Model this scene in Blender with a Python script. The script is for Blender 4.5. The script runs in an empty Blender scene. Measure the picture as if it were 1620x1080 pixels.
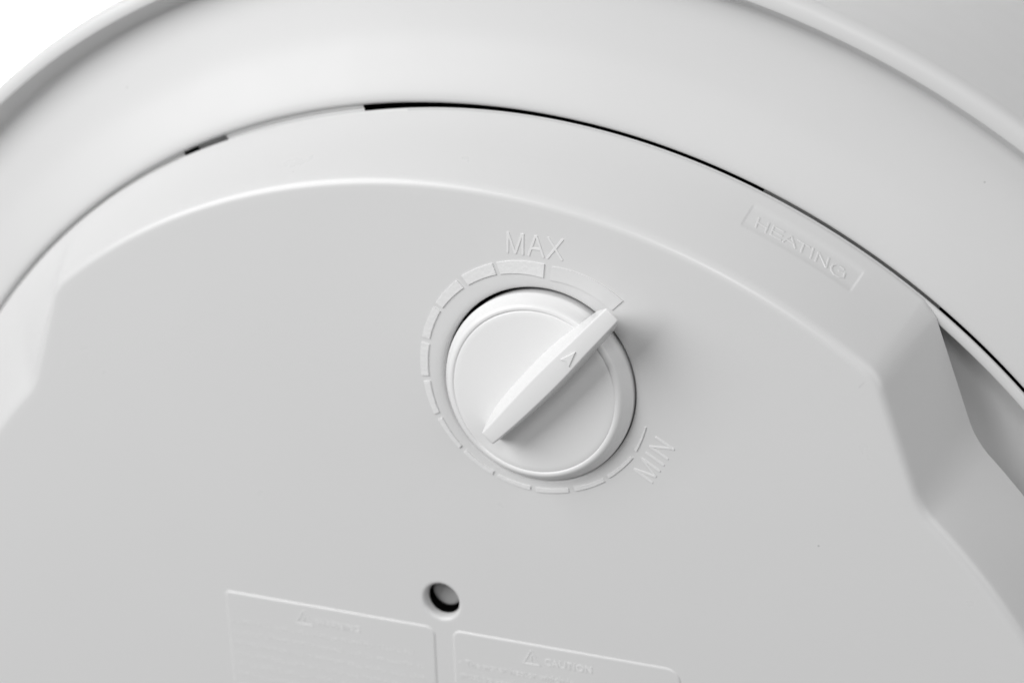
import bpy, bmesh, math, random
from math import sin, cos, radians as rad, pi, hypot, atan2
from mathutils import Vector, Matrix, geometry

sc = bpy.context.scene
col = sc.collection
random.seed(4)
MM = 0.001

# ------------------------------------------------------------------ camera
# face frame: x runs along the warning panels, y up the face, z out of it; the knob stands near the origin
ROT = Matrix(((0.9330361615816745, -0.02610029320238849, -0.3588346358361814),
              (-0.09383700086320829, 0.945191158946813, -0.3127431698978869),
              (0.34733001374763717, 0.3254726528351186, 0.8794483576689063)))
CAM_POS = Vector((0.11678965776867896, 0.12358325809092233, 0.31027268421020454))
cd = bpy.data.cameras.new('camera')
cam = bpy.data.objects.new('camera', cd); col.objects.link(cam)
cam.matrix_world = Matrix.Translation(CAM_POS) @ ROT.transposed().to_4x4()
cd.sensor_width = 36; cd.lens = 51.46
cd.clip_start = 0.01; cd.clip_end = 60
cd.dof.use_dof = True; cd.dof.focus_distance = 0.338; cd.dof.aperture_fstop = 10.0
sc.camera = cam

# ------------------------------------------------------------------ world and lamps
w = bpy.data.worlds.new('World'); sc.world = w; w.use_nodes = True
bg = w.node_tree.nodes['Background']
bg.inputs[0].default_value = (1, 1, 1, 1); bg.inputs[1].default_value = 0.165

def area(name, cam_dir, dist, size, power, target=(0, 0, 0), sy=None):
    """a soft area lamp that stands in the direction cam_dir of the face"""
    d = Vector(cam_dir).normalized()
    l = bpy.data.lights.new(name, 'AREA'); l.shape = 'RECTANGLE'; l.size = size; l.size_y = sy or size
    l.energy = power
    o = bpy.data.objects.new(name, l); col.objects.link(o)
    o.location = Vector(target) + d * dist
    o.rotation_euler = (-d).to_track_quat('-Z', 'Y').to_euler()
    return o
area('key_softbox', (-0.61, 0.50, 0.61), 1.6, 1.1, 25.0)
area('top_softbox', (0.16, 0.52, 0.84), 1.7, 0.36, 4.3)
area('added_fill', (0.80, 0.42, 0.42), 1.6, 0.9, 5.2)  # unseen lamp, added to lift the sides turned from the key
# unseen lamp added to whiten the studio floor behind the heater
fl = bpy.data.lights.new('added_floor_lamp', 'AREA'); fl.size = 0.5; fl.energy = 17
flo = bpy.data.objects.new('added_floor_lamp', fl); col.objects.link(flo)
flo.location = (-0.80, 0.10, -0.08); flo.rotation_euler = (0, rad(-10), 0)
fl.spread = rad(120)

sc.view_settings.view_transform = 'Standard'; sc.view_settings.look = 'None'
sc.view_settings.exposure = 0.0; sc.view_settings.gamma = 1.0
sc.render.resolution_x = 1024; sc.render.resolution_y = 682

# ------------------------------------------------------------------ materials
def plastic(name, base=0.79, rough=0.36, bump=0.05, scale=900, specks=True, coarse=0.0002, spec=0.45):
    m = bpy.data.materials.new(name); m.use_nodes = True
    nt = m.node_tree; N = nt.nodes; L = nt.links
    p = N['Principled BSDF']
    p.inputs['Roughness'].default_value = rough
    p.inputs['Specular IOR Level'].default_value = spec
    tc = N.new('ShaderNodeTexCoord')
    n1 = N.new('ShaderNodeTexNoise'); n1.inputs['Scale'].default_value = 22; n1.inputs['Detail'].default_value = 4
    L.new(tc.outputs['Object'], n1.inputs['Vector'])
    mp = N.new('ShaderNodeMapRange'); mp.clamp = False; mp.inputs['To Min'].default_value = base * 0.985; mp.inputs['To Max'].default_value = base * 1.01
    L.new(n1.outputs['Fac'], mp.inputs['Value'])
    colr = mp.outputs['Result']
    if specks:                                   # stray dust specks, few and tiny
        v = N.new('ShaderNodeTexVoronoi'); v.inputs['Scale'].default_value = 62
        L.new(tc.outputs['Object'], v.inputs['Vector'])
        lt = N.new('ShaderNodeMapRange'); lt.inputs['From Min'].default_value = 0.008; lt.inputs['From Max'].default_value = 0.022
        lt.inputs['To Min'].default_value = 0.72; lt.inputs['To Max'].default_value = 1.0
        L.new(v.outputs['Distance'], lt.inputs['Value'])
        # keep only some of the cells
        sx = N.new('ShaderNodeSeparateColor'); L.new(v.outputs['Color'], sx.inputs[0])
        g = N.new('ShaderNodeMath'); g.operation = 'GREATER_THAN'; g.inputs[1].default_value = 0.42
        L.new(sx.outputs[0], g.inputs[0])
        mx = N.new('ShaderNodeMath'); mx.operation = 'MAXIMUM'
        L.new(lt.outputs['Result'], mx.inputs[0]); L.new(g.outputs[0], mx.inputs[1])
        ml = N.new('ShaderNodeMath'); ml.operation = 'MULTIPLY'
        L.new(colr, ml.inputs[0]); L.new(mx.outputs[0], ml.inputs[1]); colr = ml.outputs[0]
    cc = N.new('ShaderNodeCombineColor')
    for i in range(3): L.new(colr, cc.inputs[i])
    L.new(cc.outputs[0], p.inputs['Base Color'])
    n2 = N.new('ShaderNodeTexNoise'); n2.inputs['Scale'].default_value = scale; n2.inputs['Detail'].default_value = 3
    L.new(tc.outputs['Object'], n2.inputs['Vector'])
    b = N.new('ShaderNodeBump'); b.inputs['Strength'].default_value = bump; b.inputs['Distance'].default_value = coarse
    L.new(n2.outputs['Fac'], b.inputs['Height'])
    L.new(b.outputs[0], p.inputs['Normal'])
    # faint handling marks in the gloss
    n3 = N.new('ShaderNodeTexNoise'); n3.inputs['Scale'].default_value = 60; n3.inputs['Detail'].default_value = 6
    L.new(tc.outputs['Object'], n3.inputs['Vector'])
    mr = N.new('ShaderNodeMapRange'); mr.clamp = False; mr.inputs['To Min'].default_value = rough - 0.05; mr.inputs['To Max'].default_value = rough + 0.06
    L.new(n3.outputs['Fac'], mr.inputs['Value']); L.new(mr.outputs[0], p.inputs['Roughness'])
    return m
def plain(name, v, rough=0.9):
    m = bpy.data.materials.new(name); m.use_nodes = True
    p = m.node_tree.nodes['Principled BSDF']
    p.inputs['Base Color'].default_value = (v, v, v, 1); p.inputs['Roughness'].default_value = rough
    p.inputs['Specular IOR Level'].default_value = 0.2
    return m
M_COVER = plastic('cover_plastic', 0.695, 0.29)
M_SHELL = plastic('shell_plastic', 0.67, 0.38)
M_KNOB = plastic('knob_plastic', 0.81, 0.30, bump=0.03, specks=True)
M_MARK = plastic('mark_plastic', 0.775, 0.48, bump=0.35, scale=1100, specks=False, coarse=0.0004)
M_MARKS = plastic('smooth_mark_plastic', 0.71, 0.42, bump=0.05, specks=False)
M_TEXT = plastic('lettering_plastic', 0.77, 0.42, bump=0.12, scale=1500, specks=False)
M_TAB = plastic('tab_plastic', 0.72, 0.5, specks=False)
M_SHADE = plain('painted_shade', 0.01)  # near-black colour that stands for shade inside the gaps
M_PAPER = plain('white_floor', 0.85)

# ------------------------------------------------------------------ helpers
def link_mesh(name, verts, faces, mat, parent=None, sharp=35, smooth=True):
    me = bpy.data.meshes.new(name)
    me.from_pydata([tuple(c * MM for c in v) for v in verts], [], faces)
    me.materials.append(mat)
    if smooth:
        me.polygons.foreach_set('use_smooth', [True] * len(me.polygons))
        me.set_sharp_from_angle(angle=rad(sharp))
    me.update()
    o = bpy.data.objects.new(name, me); col.objects.link(o)
    if parent: o.parent = parent
    return o
class MB:
    def __init__(s): s.v = []; s.f = []
    def add(s, verts, faces):
        b = len(s.v); s.v += [tuple(v) for v in verts]; s.f += [tuple(i + b for i in f) for f in faces]
    def rows(s, rows, closed=False):
        """grid of equally long rows"""
        n = len(rows[0]); V = [p for r in rows for p in r]; F = []
        for i in range(len(rows) - 1):
            for j in range(n if closed else n - 1):
                k = (j + 1) % n
                F.append((i * n + j, i * n + k, (i + 1) * n + k, (i + 1) * n + j))
        s.add(V, F)
    def build(s, name, mat, parent=None, **k): return link_mesh(name, s.v, s.f, mat, parent, **k)

CX, CY = -31.28, -136.11          # axis of the tank
SYM = 178.3                       # angle + mirrored angle about the tank axis
def pol(r, a, z=0.0): return (CX + r * cos(rad(a)), CY + r * sin(rad(a)), z)
HX, HY = 0.5, -2.0                # centre of the hole the knob stands in
KX, KY = 0.78, -2.28              # axis of the knob

def revolve(prof, cx, cy, angs, closed=True, rfun=None):
    mb = MB()
    mb.rows([[(cx + (r + (rfun(a, k) if rfun else 0)) * cos(rad(a)), cy + (r + (rfun(a, k) if rfun else 0)) * sin(rad(a)), z) for a in angs]
             for k, (r, z) in enumerate(prof)], closed)
    return mb
def smooth_prof(pts, n=4):
    """Catmull-Rom through the profile points"""
    out = []
    for i in range(len(pts) - 1):
        p0 = pts[max(i - 1, 0)]; p1 = pts[i]; p2 = pts[i + 1]; p3 = pts[min(i + 2, len(pts) - 1)]
        for k in range(n):
            t = k / n
            out.append(tuple(0.5 * (2 * b + (c - a) * t + (2 * a - 5 * b + 4 * c - d) * t * t + (3 * b - a - 3 * c + d) * t ** 3)
                             for a, b, c, d in zip(p0, p1, p2, p3)))
    out.append(pts[-1]); return out

# ------------------------------------------------------------------ setting
fm = bpy.data.meshes.new('studio_floor')
fm.from_pydata([(-6, -6, -0.42), (6, -6, -0.42), (6, 6, -0.42), (-6, 6, -0.42)], [], [(0, 1, 2, 3)])
fm.materials.append(M_PAPER)
floor = bpy.data.objects.new('studio_floor', fm); col.objects.link(floor)
floor['kind'] = 'structure'; floor['label'] = 'plain white studio floor far behind the heater'

# ------------------------------------------------------------------ the heater
heater = bpy.data.objects.new('water_heater', None); col.objects.link(heater)
heater.location = (CX * MM, CY * MM, -0.42)
heater['label'] = 'glossy white cylindrical water heater seen at its domed end with the heating knob'
heater['category'] = 'water heater'
INV = Matrix.Translation(-heater.location)
def attach(o, parent=None):
    o.parent = parent or heater
    if parent is None: o.matrix_parent_inverse = INV
    return o

# --- outer shell: wide rim ring, raised bead and the side of the tank
ANG = [i * 0.4 for i in range(900)]
ring = [(197.9, -46), (197.45, -30), (197.3, -25.0), (197.38, -24.2), (197.7, -23.4), (198.4, -22.95), (199.6, -22.95), (201.5, -23.35),
        (204.5, -24.15), (209, -25.4), (214, -26.7), (220, -27.8), (226, -28.7), (230, -29.2), (232.2, -29.4), (233.0, -29.45), (233.5, -29.3),
        (233.9, -28.7), (234.5, -27.2), (235.1, -25.5), (235.65, -23.9), (235.75, -23.35), (236.0, -23.02), (237.2, -22.95), (238.6, -23.2), (239.8, -23.8), (240.6, -24.9),
        (240.95, -26.4), (240.95, -29), (240.8, -34)]
ring = smooth_prof(ring, 3) + [(240.6, -60), (240.4, -120), (240.3, -220), (240.2, -405), (236, -415), (150, -419)]
attach(revolve(ring, CX, CY, ANG).build('outer_shell', M_SHELL, sharp=60))

# --- black liner behind the cover, paints the shade seen through the seam
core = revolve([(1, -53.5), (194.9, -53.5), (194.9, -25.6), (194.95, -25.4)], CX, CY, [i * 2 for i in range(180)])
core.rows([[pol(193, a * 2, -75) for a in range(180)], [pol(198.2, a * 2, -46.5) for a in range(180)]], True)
attach(core.build('seam_shade_liner', M_SHADE))

# --- end cover
S_T, S_B = 0.834, 0.592            # badge pocket, as fractions of the way down the slope
PH0, PH1 = 57.25, 65.85            # and its two ends, degrees about the tank axis
cols = []                           # (inner xy, outer xy, angle)
ZO = -22.0
def IO(ri, ai, ro, ao): return (Vector(pol(ri, ai)[:2]), Vector(pol(ro, ao)[:2]))
phis = [125.5 - i * 0.16 for i in range(int((125.5 - 52.8) / 0.16) + 1)] + [PH0, PH1, PH0 - 0.16, PH1 + 0.16]
phis = sorted(set(phis), reverse=True)
def lerp(a, b, t): return a + (b - a) * t
def r_seam(a): return 196.13 - 1.0 * math.exp(-((a - 103) / 12) ** 2) + 0.12 + 0.27 / (1 + math.exp((a - 84) / 5))
main = [IO(183.0, p, r_seam(p), p) + (p,) for p in phis]
A = IO(183.0, 52.3, 194.5, 51.4); B = IO(167.8, 42.75, 181.3, 43.0)
def side(mirror):
    m = (lambda a: SYM - a) if mirror else (lambda a: a)
    A = IO(183.0, m(52.3), 195.8, m(51.65)); B = IO(167.8, m(42.75), 181.3, m(43.0))
    if mirror: A = IO(183.0, m(52.3), 196.25, m(52.3)); B = IO(167.8, m(42.75), 196.25, m(42.75))     # here the slope runs on to the rim
    s = []
    for k in range(81): s.append((lerp(A[0], B[0], k / 80), lerp(A[1], B[1], k / 80) if not mirror else Vector(pol(196.25, m(lerp(52.3, 42.75, k / 80)))[:2]), None))
    for k in range(1, 61):
        t = k / 60
        s.append(IO(lerp(167.8, 171.2, min(1, t * 1.0)), m(lerp(42.75, 28, t)), lerp(181.3, 183.6, t) if not mirror else 196.25, m(lerp(43.0 if not mirror else 42.75, 28, t))) + (None,))
    return s
R_ = side(False); L_ = side(True)[::-1]
bottom = [IO(171.2, a, 183.6, a) + (None,) for a in [28 - i * 1.5 for i in range(1, 138)] if a > SYM - 28 - 360 + 0.7]
loop = main + R_ + bottom + L_
iA = len(main); iB = len(main) + 80
n_all = len(loop); iB2 = n_all - 81; iA2 = n_all - 1
def fillet(which, k, before, after):
    P = [l[which] for l in loop]; a = P[(k - before) % n_all]; b = P[(k + after) % n_all]; c = P[k]
    tot = before + after
    for j in range(tot + 1):
        t = j / tot; q = a * (1 - t) ** 2 + c * 2 * t * (1 - t) + b * t * t
        i = (k - before + j) % n_all
        l = list(loop[i]); l[which] = q; loop[i] = tuple(l)
fillet(0, iA, 5, 8); fillet(1, iA, 1, 2)
fillet(0, iB, 11, 5); fillet(1, iB, 14, 7)
fillet(0, iA2, 8, 5)
fillet(0, iB2, 5, 11)

def slope_pt(l, s, dep=0.0):
    I, O, _ = l; d = (O - I); L = d.length; u = d / L
    q = I + d * s; z = ZO * s
    n = Vector((u.x * -ZO, u.y * -ZO, L)); n.normalize()
    return (q.x - n.x * dep, q.y - n.y * dep, z - n.z * dep)
TF = 0.09
def fil_pt(l, t):
    I, O, _ = l; u = (O - I).normalized()
    a = Vector((I.x - u.x * 1.9, I.y - u.y * 1.9, 0)); c = Vector((I.x, I.y, 0)); b = Vector(slope_pt(l, TF))
    return tuple(a * (1 - t) ** 2 + c * 2 * t * (1 - t) + b * t * t)
def flat_pt(l, d):
    I, O, _ = l; u = (O - I).normalized(); return (I.x - u.x * d, I.y - u.y * d, 0.0)
rows = [[flat_pt(l, 4.2) for l in loop]]
for k in range(0, 11): rows.append([fil_pt(l, k / 10) for l in loop])
DEP = 0.17
def in_badge(l): return l[2] is not None and PH0 - 1e-6 <= l[2] <= PH1 + 1e-6
for s in (0.2, 0.4, 0.55, S_B - 0.016, S_B, 0.65, 0.72, 0.78, S_T, S_T + 0.016, 0.9, 0.955, 0.975, 1.0):
    rows.append([slope_pt(l, s, DEP if (S_B <= s <= S_T and in_badge(l)) else 0.0) for l in loop])
cov = MB(); cov.rows(rows, True)
# walls that drop from the sharp lower edge of the slope into the side notches
top = []; bot = []
for i, l in enumerate(loop):
    I, O, _ = l; a = loop[i - 1][1]; b = loop[(i + 1) % n_all][1]
    t = (b - a).normalized(); nrm = Vector((t.y, -t.x))
    if nrm.dot(O - I) < 0: nrm = -nrm
    q = O - nrm * 4.5; d = Vector((q.x - CX, q.y - CY)); lim = 194.3
    if Vector((O.x - CX, O.y - CY)).length > 195.8: d = Vector((O.x - CX, O.y - CY)); d *= (d.length + 0.2) / d.length; top.append((O.x, O.y, ZO)); bot.append((CX + d.x, CY + d.y, -22.9)); continue
    if d.length > 194.3: d *= 194.3 / d.length
    top.append((O.x, O.y, ZO)); bot.append((CX + d.x, CY + d.y, -33.0))
cov.rows([top, bot], True)
cov.rows([bot, [(CX + (p[0] - CX) * 194.25 / max(1, hypot(p[0] - CX, p[1] - CY)), CY + (p[1] - CY) * 194.25 / max(1, hypot(p[0] - CX, p[1] - CY)), min(p[2], -30.0)) for p in bot]], True)
# rim strip along the seam
def gapfun(a, k):
    if k < 4: return 0.0
    return -1.0 * math.exp(-((a - 103) / 12) ** 2) + 0.12 + 0.27 / (1 + math.exp((a - 84) / 5))
rimp = [(194.25, -52), (194.25, -23.2), (194.35, -22.75), (194.75, -22.4), (195.4, -22.3), (196.0, -22.45), (196.4, -22.85), (196.5, -23.4), (196.2, -24.2), (195.0, -25.3)]
rim = revolve(rimp, CX, CY, ANG, True, gapfun); cov.add(rim.v, rim.f)
# knob seat and screw seat
KN = 160
def circ(cx, cy, r, n, z=0.0): return [(cx + r * cos(2 * pi * i / n), cy + r * sin(2 * pi * i / n), z) for i in range(n)]
SX, SY = -27.75, -65.6
cov.rows([circ(HX, HY, r, KN, z) for r, z in ((27.4, 0), (26.6, -0.03), (25.8, -0.12), (25.2, -0.28), (24.85, -0.55), (24.65, -0.95), (24.55, -1.6), (24.6, -2.6))], True)
cov.rows([circ(SX, SY, r, 72, z) for r, z in ((6.2, 0), (5.75, 0), (5.45, -0.08), (5.1, -0.35), (4.85, -0.8), (4.72, -1.4), (4.65, -2.6))], True)
# flat face with its two holes
inner = rows[0]; pts = []; edges = []
step = [p for i, p in enumerate(inner)]
def addloop(lp):
    b = len(pts); pts.extend(Vector(p[:2]) for p in lp)
    edges.extend((b + i, b + (i + 1) % len(lp)) for i in range(len(lp)))
addloop(inner); addloop(circ(HX, HY, 27.4, KN)); addloop(circ(SX, SY, 6.2, 72))
for gx in range(-190, 140, 18):
    for gy in range(-300, 45, 18): pts.append(Vector((gx + 0.37, gy + 0.21)))
rv, re, rf, _, _, _ = geometry.delaunay_2d_cdt(pts, edges, [], 0, 1e-5)
def inside(p, lp):
    c = False; j = len(lp) - 1
    for i in range(len(lp)):
        if (lp[i][1] > p[1]) != (lp[j][1] > p[1]) and p[0] < (lp[j][0] - lp[i][0]) * (p[1] - lp[i][1]) / (lp[j][1] - lp[i][1]) + lp[i][0]: c = not c
        j = i
    return c
ff = []
for f in rf:
    c = sum((rv[i] for i in f), Vector((0, 0))) / len(f)
    if hypot(c.x - HX, c.y - HY) < 27.38 or hypot(c.x - SX, c.y - SY) < 6.18: continue
    rr = hypot(c.x - CX, c.y - CY)
    if rr > 160 and not inside(c, inner): continue
    ff.append(tuple(f) if (rv[f[1]] - rv[f[0]]).cross(rv[f[2]] - rv[f[0]]) > 0 else tuple(reversed(f)))
cov.add([(v.x, v.y, 0.0) for v in rv], ff)
bm = bmesh.new()
me = bpy.data.meshes.new('end_cover'); me.from_pydata([tuple(c * MM for c in v) for v in cov.v], [], cov.f)
bm.from_mesh(me); bmesh.ops.remove_doubles(bm, verts=bm.verts, dist=2e-6)
bmesh.ops.recalc_face_normals(bm, faces=bm.faces)
loose = [v for v in bm.verts if not v.link_faces]; bmesh.ops.delete(bm, geom=loose, context='VERTS')
bm.to_mesh(me); bm.free()
me.materials.append(M_COVER)
me.polygons.foreach_set('use_smooth', [True] * len(me.polygons)); me.set_sharp_from_angle(angle=rad(38))
cover = bpy.data.objects.new('end_cover', me); col.objects.link(cover); attach(cover)

# added black cup behind the knob, shade of its gap put into colour
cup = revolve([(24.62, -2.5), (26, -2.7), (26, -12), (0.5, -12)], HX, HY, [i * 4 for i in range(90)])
attach(cup.build('knob_gap_shade', M_SHADE))
# screw seat: cup coloured black as its shade, and the moulded post that stands in it
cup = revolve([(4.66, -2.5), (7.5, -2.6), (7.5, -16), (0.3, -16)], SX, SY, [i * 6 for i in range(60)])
attach(cup.build('screw_hole_shade', M_SHADE))
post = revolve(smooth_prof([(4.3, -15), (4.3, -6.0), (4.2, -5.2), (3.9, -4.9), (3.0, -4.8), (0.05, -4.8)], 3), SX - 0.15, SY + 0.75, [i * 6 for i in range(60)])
attach(post.build('screw_post', plastic('shaded_post_plastic', 0.38, 0.5, specks=False)))  # base darkened, the shade down in the hole is in the colour

# --- seating tabs glimpsed in the seam
def seam_tab(a0, a1, z0, z1):
    n = max(3, int(abs(a1 - a0) / 0.5)); an = [lerp(a0, a1, i / n) for i in range(n + 1)]
    mb = MB()
    mb.rows([[pol(r, a, z) for a in an] for r, z in ((194.98, z0 - 3), (195.0, z0), (196.4, z0), (196.75, z1), (197.6, z1), (197.6, z1 - 4))])
    return attach(mb.build('seating_tab', M_TAB))
seam_tab(96.78, 109.2, -24.9, -24.5)
seam_tab(109.2, 112.5, -27.0, -27.0)
seam_tab(113.6, 160, -25.2, -24.9)
seam_tab(51.5, 66.0, -29.5, -29.5)

# --- raised shapes
def raised(mb, out, h=0.25, bev=0.15, z0=0.0):
    """a plateau with sloping edges over the outline, anticlockwise"""
    P = [Vector(p[:2]) for p in out]; n = len(P)
    ar = sum(P[i].cross(P[(i + 1) % n]) for i in range(n))
    if ar < 0: P.reverse()
    def off(d):
        r = []
        for i in range(n):
            a = (P[i] - P[i - 1]).normalized(); b = (P[(i + 1) % n] - P[i]).normalized()
            na = Vector((-a.y, a.x)); nb = Vector((-b.y, b.x)); m = (na + nb)
            k = max(m.length_squared, 0.25)
            r.append(P[i] + m * (2 * d / k))
        return r
    V = []
    for d, z in ((0, z0 - 0.05), (0.02, z0), (bev * 0.45, z0 + h * 0.72), (bev * 0.75, z0 + h * 0.94), (bev, z0 + h)):
        V += [(p.x, p.y, z) for p in off(d)]
    F = []
    for k in range(4):
        for i in range(n): F.append((k * n + i, k * n + (i + 1) % n, (k + 1) * n + (i + 1) % n, (k + 1) * n + i))
    cap = geometry.tessellate_polygon([[Vector((v[0], v[1], 0)) for v in V[4 * n:5 * n]]])
    V += V[4 * n:5 * n]                       # the flat top keeps its own vertices
    F += [tuple(5 * n + i for i in t) for t in cap]
    mb.add(V, F)

MARKS = [  # start angle, end angle, outer radius at start/end, inner radius at start/end; polar about the scale centre
    (80.3, 44.0, 28.9, 30.95, 25.28, 27.1), (107.96, 83.95, 29.75, 29.05, 26.7, 25.5), (127.15, 109.95, 30.4, 29.83, 27.55, 26.86),
    (146.6, 130.05, 30.5, 30.25, 28.3, 27.7), (165.3, 148.5, 30.5, 30.45, 28.4, 28.4), (184.95, 167.9, 30.3, 30.42, 28.2, 28.2),
    (204.9, 187.65, 29.9, 29.95, 28.3, 28.06), (225.45, 207.95, 29.5, 29.68, 28.33, 28.2), (246.3, 228.5, 29.55, 29.45, 28.43, 28.26),
    (266.45, 248.85, 29.9, 29.5, 28.8, 28.6), (286.1, 269.05, 30.2, 30.1, 29.03, 28.85), (305.4, 289.0, 30.45, 30.2, 29.45, 29.0),
    (324.3, 307.8, 30.36, 30.25, 29.55, 29.35), (341.55, 327.9, 29.45, 30.1, 29.05, 29.4)]
for k, (a0, a1, ro0, ro1, ri0, ri1) in enumerate(MARKS):
    n = 14; out = []
    for j in range(n + 1):
        t = j / n; a = rad(lerp(a0, a1, t)); r = lerp(ro0, ro1, t); out.append((r * cos(a), r * sin(a)))
    for j in range(n, -1, -1):
        t = j / n; a = rad(lerp(a0, a1, t)); r = lerp(ri0, ri1, t); out.append((r * cos(a), r * sin(a)))
    mb = MB(); raised(mb, out, 0.30 if k else 0.26, 0.09)
    o = attach(mb.build('scale_mark', M_MARK if k else M_MARKS, sharp=50))
    if k == 0: o['label'] = 'longest smooth scale bar, under the knob pointer'

def stroke(mb, p, q, w, n=Vector((0, 0, 1)), h=0.2, bev=0.09):
    p = Vector(p); q = Vector(q); d = (q - p); L = d.length; u = d / L; v = n.cross(u).normalized(); nn = u.cross(v)
    hw = w / 2
    out = []; N = 5
    rr = min(hw, 0.16)
    for cx, cy, a0 in ((L + hw - rr, hw - rr, 0), (-hw + rr, hw - rr, 90), (-hw + rr, -hw + rr, 180), (L + hw - rr, -hw + rr, 270)):
        for k in range(N): 
            a = rad(a0 + 90 * k / (N - 1)); out.append((cx + rr * cos(a), cy + rr * sin(a)))
    t = MB(); raised(t, out, h, bev)
    mb.add([tuple(p + u * a + v * b + nn * c) for a, b, c in t.v], t.f)

T_MAX = [[[-6.22, 31.08], [-6.06, 35.76]], [[-5.91, 35.63], [-4.37, 30.99]], [[-4.23, 31.01], [-2.56, 35.54]], [[-2.24, 35.56], [-2.42, 30.83]], [[-0.92, 30.73], [0.82, 35.32]], [[1.16, 35.32], [2.73, 30.51]], [[0.03, 32.36], [1.89, 32.25]], [[4.13, 35.21], [7.3, 30.22]], [[7.52, 34.96], [3.75, 30.37]]]
T_MIN = [[[29.27, -23.41], [25.07, -20.72]], [[25.3, -20.64], [30.08, -21.83]], [[30.19, -21.61], [26.93, -17.78]], [[26.93, -17.66], [31.11, -20.22]], [[27.97, -16.02], [32.09, -18.51]], [[33.04, -16.8], [28.88, -14.32]], [[28.88, -14.23], [34.43, -14.04]], [[34.5, -14.2], [30.36, -11.73]]]
T_HEAT = [[(65.109, 0.748), (64.972, 0.638)], [(64.352, 0.749), (64.213, 0.639)], [(65.047, 0.695), (64.277, 0.691)], [(63.952, 0.749), (63.846, 0.643)], [(63.936, 0.751), (63.182, 0.748)], [(63.888, 0.697), (63.151, 0.695)], [(63.83, 0.644), (63.074, 0.649)], [(62.86, 0.644), (62.618, 0.745)], [(62.588, 0.75), (61.934, 0.649)], [(62.723, 0.687), (62.165, 0.687)], [(62.044, 0.749), (61.155, 0.748)], [(61.597, 0.748), (61.465, 0.647)], [(60.874, 0.753), (60.692, 0.646)], [(60.301, 0.647), (60.455, 0.75)], [(60.427, 0.751), (59.484, 0.65)], [(59.463, 0.652), (59.651, 0.755)], [(58.40, 0.745), (58.499, 0.75)], [(58.499, 0.75), (58.754, 0.753)], [(58.754, 0.753), (59.004, 0.744)], [(59.004, 0.744), (59.169, 0.718)], [(59.169, 0.718), (59.17, 0.682)], [(59.17, 0.682), (59.004, 0.651)], [(59.004, 0.651), (58.748, 0.636)], [(58.748, 0.636), (58.411, 0.641)], [(58.411, 0.641), (58.115, 0.663)], [(58.115, 0.663), (58.2, 0.713)], [(58.2, 0.713), (58.622, 0.7)]]
def word(strokes, groups, w, h, lab, conv=None):
    i = 0
    for cnt in groups:
        mb = MB()
        for k in range(cnt):
            a, b = strokes[i]; i += 1
            if conv:
                (p, n1), (q, n2) = conv(*a), conv(*b); stroke(mb, p, q, w, ((n1 + n2) / 2).normalized(), h + 0.008 * (k % 5))
            else: stroke(mb, (a[0], a[1], 0), (b[0], b[1], 0), w, Vector((0, 0, 1)), h + 0.008 * (k % 5))
        o = attach(mb.build('raised_letter', M_COVER if conv else M_TEXT, sharp=50)); o['label'] = lab
def cone(a, s):
    l = IO(183.0, a, r_seam(a), a) + (a,)
    p = Vector(slope_pt(l, s, DEP)); n = Vector(slope_pt(l, s, DEP - 1)) - p
    return p, n
word(T_MAX, (4, 3, 2), 0.62, 0.15, 'raised letter of the word MAX above the scale')
word(T_MIN, (4, 1, 3), 0.60, 0.15, 'raised letter of the word MIN beside the thin end of the scale')
word(T_HEAT, (3, 4, 3, 2, 1, 3, 11), 0.50, 0.10, 'raised letter of the word HEATING in the sunken box on the slope', cone)

# --- warning panels with fine raised print
def rrect(x0, y0, x1, y1, rs, n=7):
    out = []
    for (cx, cy, sx, sy, a0), r in zip(((x1, y1, -1, -1, 0), (x0, y1, 1, -1, 90), (x0, y0, 1, 1, 180), (x1, y0, -1, 1, 270)), rs):
        for k in range(n):
            a = rad(a0 + 90 * k / (n - 1)); out.append((cx + sx * r + r * cos(a), cy + sy * r + r * sin(a)))
    return out
def panel(x0, y0, x1, y1, rs, lab):
    mb = MB(); raised(mb, rrect(x0, y0, x1, y1, rs), 0.29, 0.70)
    o = attach(mb.build('warning_panel', M_COVER, sharp=70)); o['label'] = lab
    return o
pz = 0.29
p1 = panel(-94.3, -150, -29.9, -73.5, (2.6, 1.4, 2, 2), 'slightly raised warning panel at the left, under the screw hole')
p2 = panel(-24.9, -150, 37.2, -73.4, (4.0, 2.4, 2, 2), 'slightly raised caution panel at the right')
def text_part(txt, x, y, size, parent, z=pz, w=1.0, name='raised_print', bold=0.0):
    cu = bpy.data.curves.new(name, 'FONT'); cu.body = txt; cu.size = size; cu.extrude = 0.04; cu.bevel_depth = 0.02; cu.resolution_u = 3
    cu.offset = bold; cu.space_character = 1.05
    t = bpy.data.objects.new(name, cu); col.objects.link(t)
    dg = bpy.context.evaluated_depsgraph_get(); dg.update()
    me = bpy.data.meshes.new_from_object(t.evaluated_get(dg))
    bpy.data.objects.remove(t)
    me.transform(Matrix.Translation((x * MM, y * MM, (z + 0.03) * MM)) @ Matrix.Diagonal((MM * w, MM, MM, 1)))
    me.materials.clear(); me.materials.append(M_TEXT)
    o = bpy.data.objects.new(name, me); col.objects.link(o); attach(o, parent); o.matrix_parent_inverse = Matrix()
    return o
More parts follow.
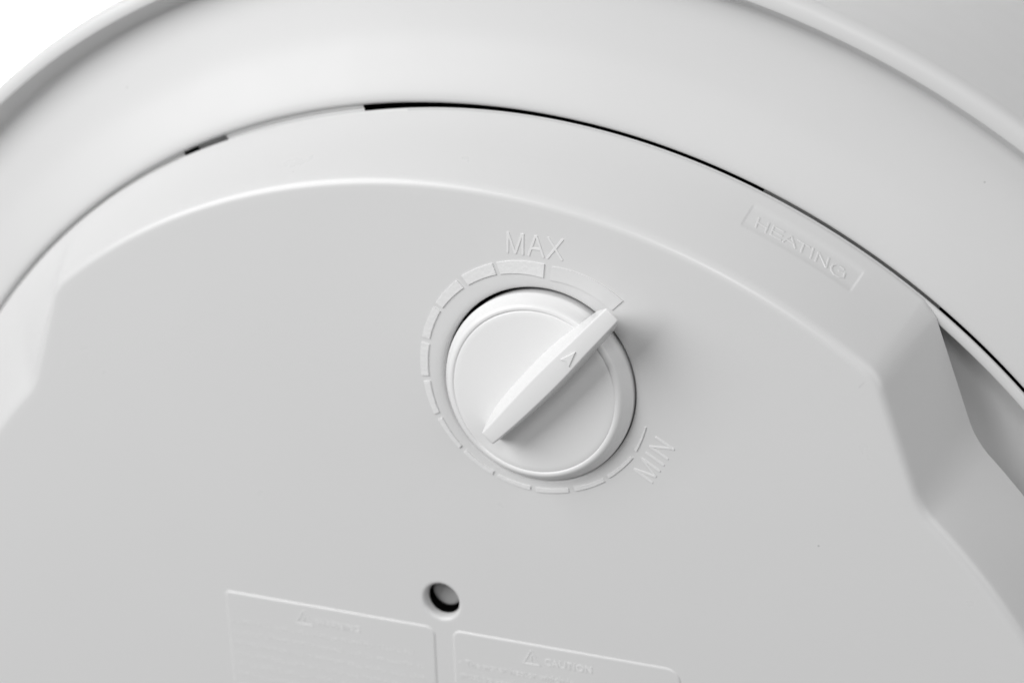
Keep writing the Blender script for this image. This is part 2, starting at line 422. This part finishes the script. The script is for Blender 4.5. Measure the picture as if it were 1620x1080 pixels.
def symbol(parent, a, b, c, z=pz):
    mb = MB(); A_, B_, C_ = Vector(a + (z,)), Vector(b + (z,)), Vector(c + (z,))
    stroke(mb, A_, B_, 0.34, h=0.13); stroke(mb, B_, C_, 0.34, h=0.135); stroke(mb, C_, A_, 0.34, h=0.14)
    m = (A_ + B_ + C_) / 3
    stroke(mb, m + Vector((0, 1.15, 0)), m + Vector((0, -0.35, 0)), 0.36, h=0.13); stroke(mb, m + Vector((0, -0.95, 0)), m + Vector((0, -0.98, 0)), 0.36, h=0.13)
    o = mb.build('warning_symbol', M_TEXT, sharp=50); attach(o, parent); o.matrix_parent_inverse = Matrix(); return o
symbol(p2, (-2.62, -75.3), (-4.95, -79.45), (-0.35, -79.4))
symbol(p1, (-69.4, -75.6), (-71.9, -79.8), (-66.8, -79.8))
text_part('CAUTION', 0.9, -78.95, 2.85, p2, w=0.98, bold=0.05)['label'] = 'raised word CAUTION'
text_part('WARNING', -65.7, -79.3, 2.75, p1, w=0.98, bold=0.05)['label'] = 'raised word WARNING'
text_part('\u2022 The water heater which is', -23.4, -83.6, 2.75, p2, w=0.98)
text_part('must be earthed', -23.0, -87.4, 2.75, p2, w=0.98)
# the print of the left panel is too faint to read: rows of unreadable raised strokes
def faint_rows(parent, x0, x1, ys):
    mb = MB(); rnd = random.Random(7)
    for y in ys:
        x = x0; end = x1 - rnd.uniform(0, 9) * (rnd.random() < 0.5)
        while x < end:
            for _ in range(rnd.randint(2, 9)):
                if x >= end: break
                h = rnd.choice((1.0, 1.0, 1.0, 1.5))
                t = MB(); raised(t, rrect(x, y, x + 0.34, y + h, (0.12,) * 4, 3), 0.07, 0.06, pz)
                mb.add(t.v, t.f)
                if rnd.random() < 0.8:
                    yy = y + rnd.choice((0, 0.7)); t = MB(); raised(t, rrect(x + 0.3, yy, x + 0.85, yy + 0.3, (0.1,) * 4, 3), 0.066, 0.06, pz); mb.add(t.v, t.f)
                x += 1.15
            x += 0.9
    o = mb.build('fine_print', M_TEXT, smooth=False); attach(o, parent); o.matrix_parent_inverse = Matrix(); o['kind'] = 'stuff'
faint_rows(p1, -92.4, -33.2, (-83.2, -86.8, -90.3, -93.6, -96.9, -100.2, -103.5))
faint_rows(p2, -23.0, 30, (-91.2, -94.9))

# --- control knob
KA = [i * 1.5 for i in range(240)]
kp = smooth_prof([(24.0, -5), (24.0, -1.0), (24.05, 0.2), (23.98, 0.75), (23.75, 1.15), (23.3, 1.75), (22.7, 2.75), (22.3, 3.5), (21.9, 3.95), (21.4, 4.2), (20.95, 4.22), (20.72, 4.12)], 4)
kp += [(20.62, 3.98), (20.5, 3.95), (20.4, 4.02), (20.1, 4.12), (19, 4.17), (15, 4.22), (8, 4.28), (0.01, 4.3)]
knob = revolve(kp, KX, KY, KA).build('control_knob', M_KNOB, sharp=55); attach(knob)
AX = Vector((31.5, 34)).normalized(); PE = Vector((-AX.y, AX.x))
def kpt(u, v, z): return (HX + AX.x * u + PE.x * v, HY + AX.y * u + PE.y * v, z)
# stations: u at top, left v, right v, z top | u at base, left v, right v, z base
ST = [(-13.9, 1.38, -2.42, 10.6, -15.7, 2.15, -2.85, 4.0), (-9.5, 1.45, -2.72, 11.0, -10.3, 3.5, -3.4, 4.0), (-3.0, 1.72, -3.05, 11.25, -3.4, 4.2, -3.9, 4.0),
      (6.5, 1.98, -3.22, 11.35, 6.5, 4.55, -4.25, 4.0), (14.0, 1.95, -3.12, 11.3, 14.0, 4.3, -4.1, 4.0), (20.5, 1.8, -2.8, 11.2, 20.0, 3.6, -3.75, 3.8),
      (27.0, 1.72, -2.62, 11.15, 23.6, 3.0, -3.55, 2.6), (32.8, 1.62, -2.42, 11.1, 26.5, 2.6, -3.3, 1.6)]
RISE = 1.8
ST = [(a + 0.46 * RISE, b, c, d + RISE, e, f, g, h) for a, b, c, d, e, f, g, h in ST]
bm = bmesh.new(); R4 = []
def interp(i, t):
    p0 = ST[max(i - 1, 0)]; p1 = ST[i]; p2 = ST[i + 1]; p3 = ST[min(i + 2, len(ST) - 1)]
    return [0.5 * (2 * b + (c - a) * t + (2 * a - 5 * b + 4 * c - d) * t * t + (3 * b - a - 3 * c + d) * t ** 3) for a, b, c, d in zip(p0, p1, p2, p3)]
stn = [interp(i, k / 3) for i in range(len(ST) - 1) for k in range(3)] + [list(ST[-1])]
for ut, vl, vr, zt, ub, bl, br, zb in stn:
    R4.append([bm.verts.new(Vector(c) * MM) for c in (kpt(ub, bl, zb), kpt(ut, vl, zt), kpt(ut, vr, zt), kpt(ub, br, zb))])
for i in range(len(R4) - 1):
    for k in range(4):
        j = (k + 1) % 4; bm.faces.new((R4[i][k], R4[i][j], R4[i + 1][j], R4[i + 1][k]))
bm.faces.new(R4[0][::-1]); bm.faces.new(R4[-1])
bmesh.ops.recalc_face_normals(bm, faces=bm.faces)
be = []
for r in (R4,):
    for i in range(len(r) - 1):
        for k in (1, 2): be.append(bm.edges.get((r[i][k], r[i + 1][k])))
for r in (R4[0], R4[-1]):
    for k in range(3): be.append(bm.edges.get((r[k], r[k + 1])))
bmesh.ops.bevel(bm, geom=be, offset=0.42 * MM, segments=4, profile=0.5, affect='EDGES')
me = bpy.data.meshes.new('grip'); bm.to_mesh(me); bm.free(); me.materials.append(M_KNOB)
me.polygons.foreach_set('use_smooth', [True] * len(me.polygons)); me.set_sharp_from_angle(angle=rad(50))
grip = bpy.data.objects.new('grip', me); col.objects.link(grip); attach(grip, knob); grip.matrix_parent_inverse = Matrix()
mb = MB(); raised(mb, [(15.5, 0.62), (19.75, -0.6), (15.75, -2.05), (16.25, -0.72)], 0.26, 0.1)
am = MB(); am.add([kpt(u + 0.46 * RISE, v, z + 11.27 + RISE) for u, v, z in mb.v], mb.f)
ar = am.build('arrow_mark', M_KNOB, sharp=50); attach(ar, knob); ar.matrix_parent_inverse = Matrix()
ar['label'] = 'small raised arrowhead on the grip'
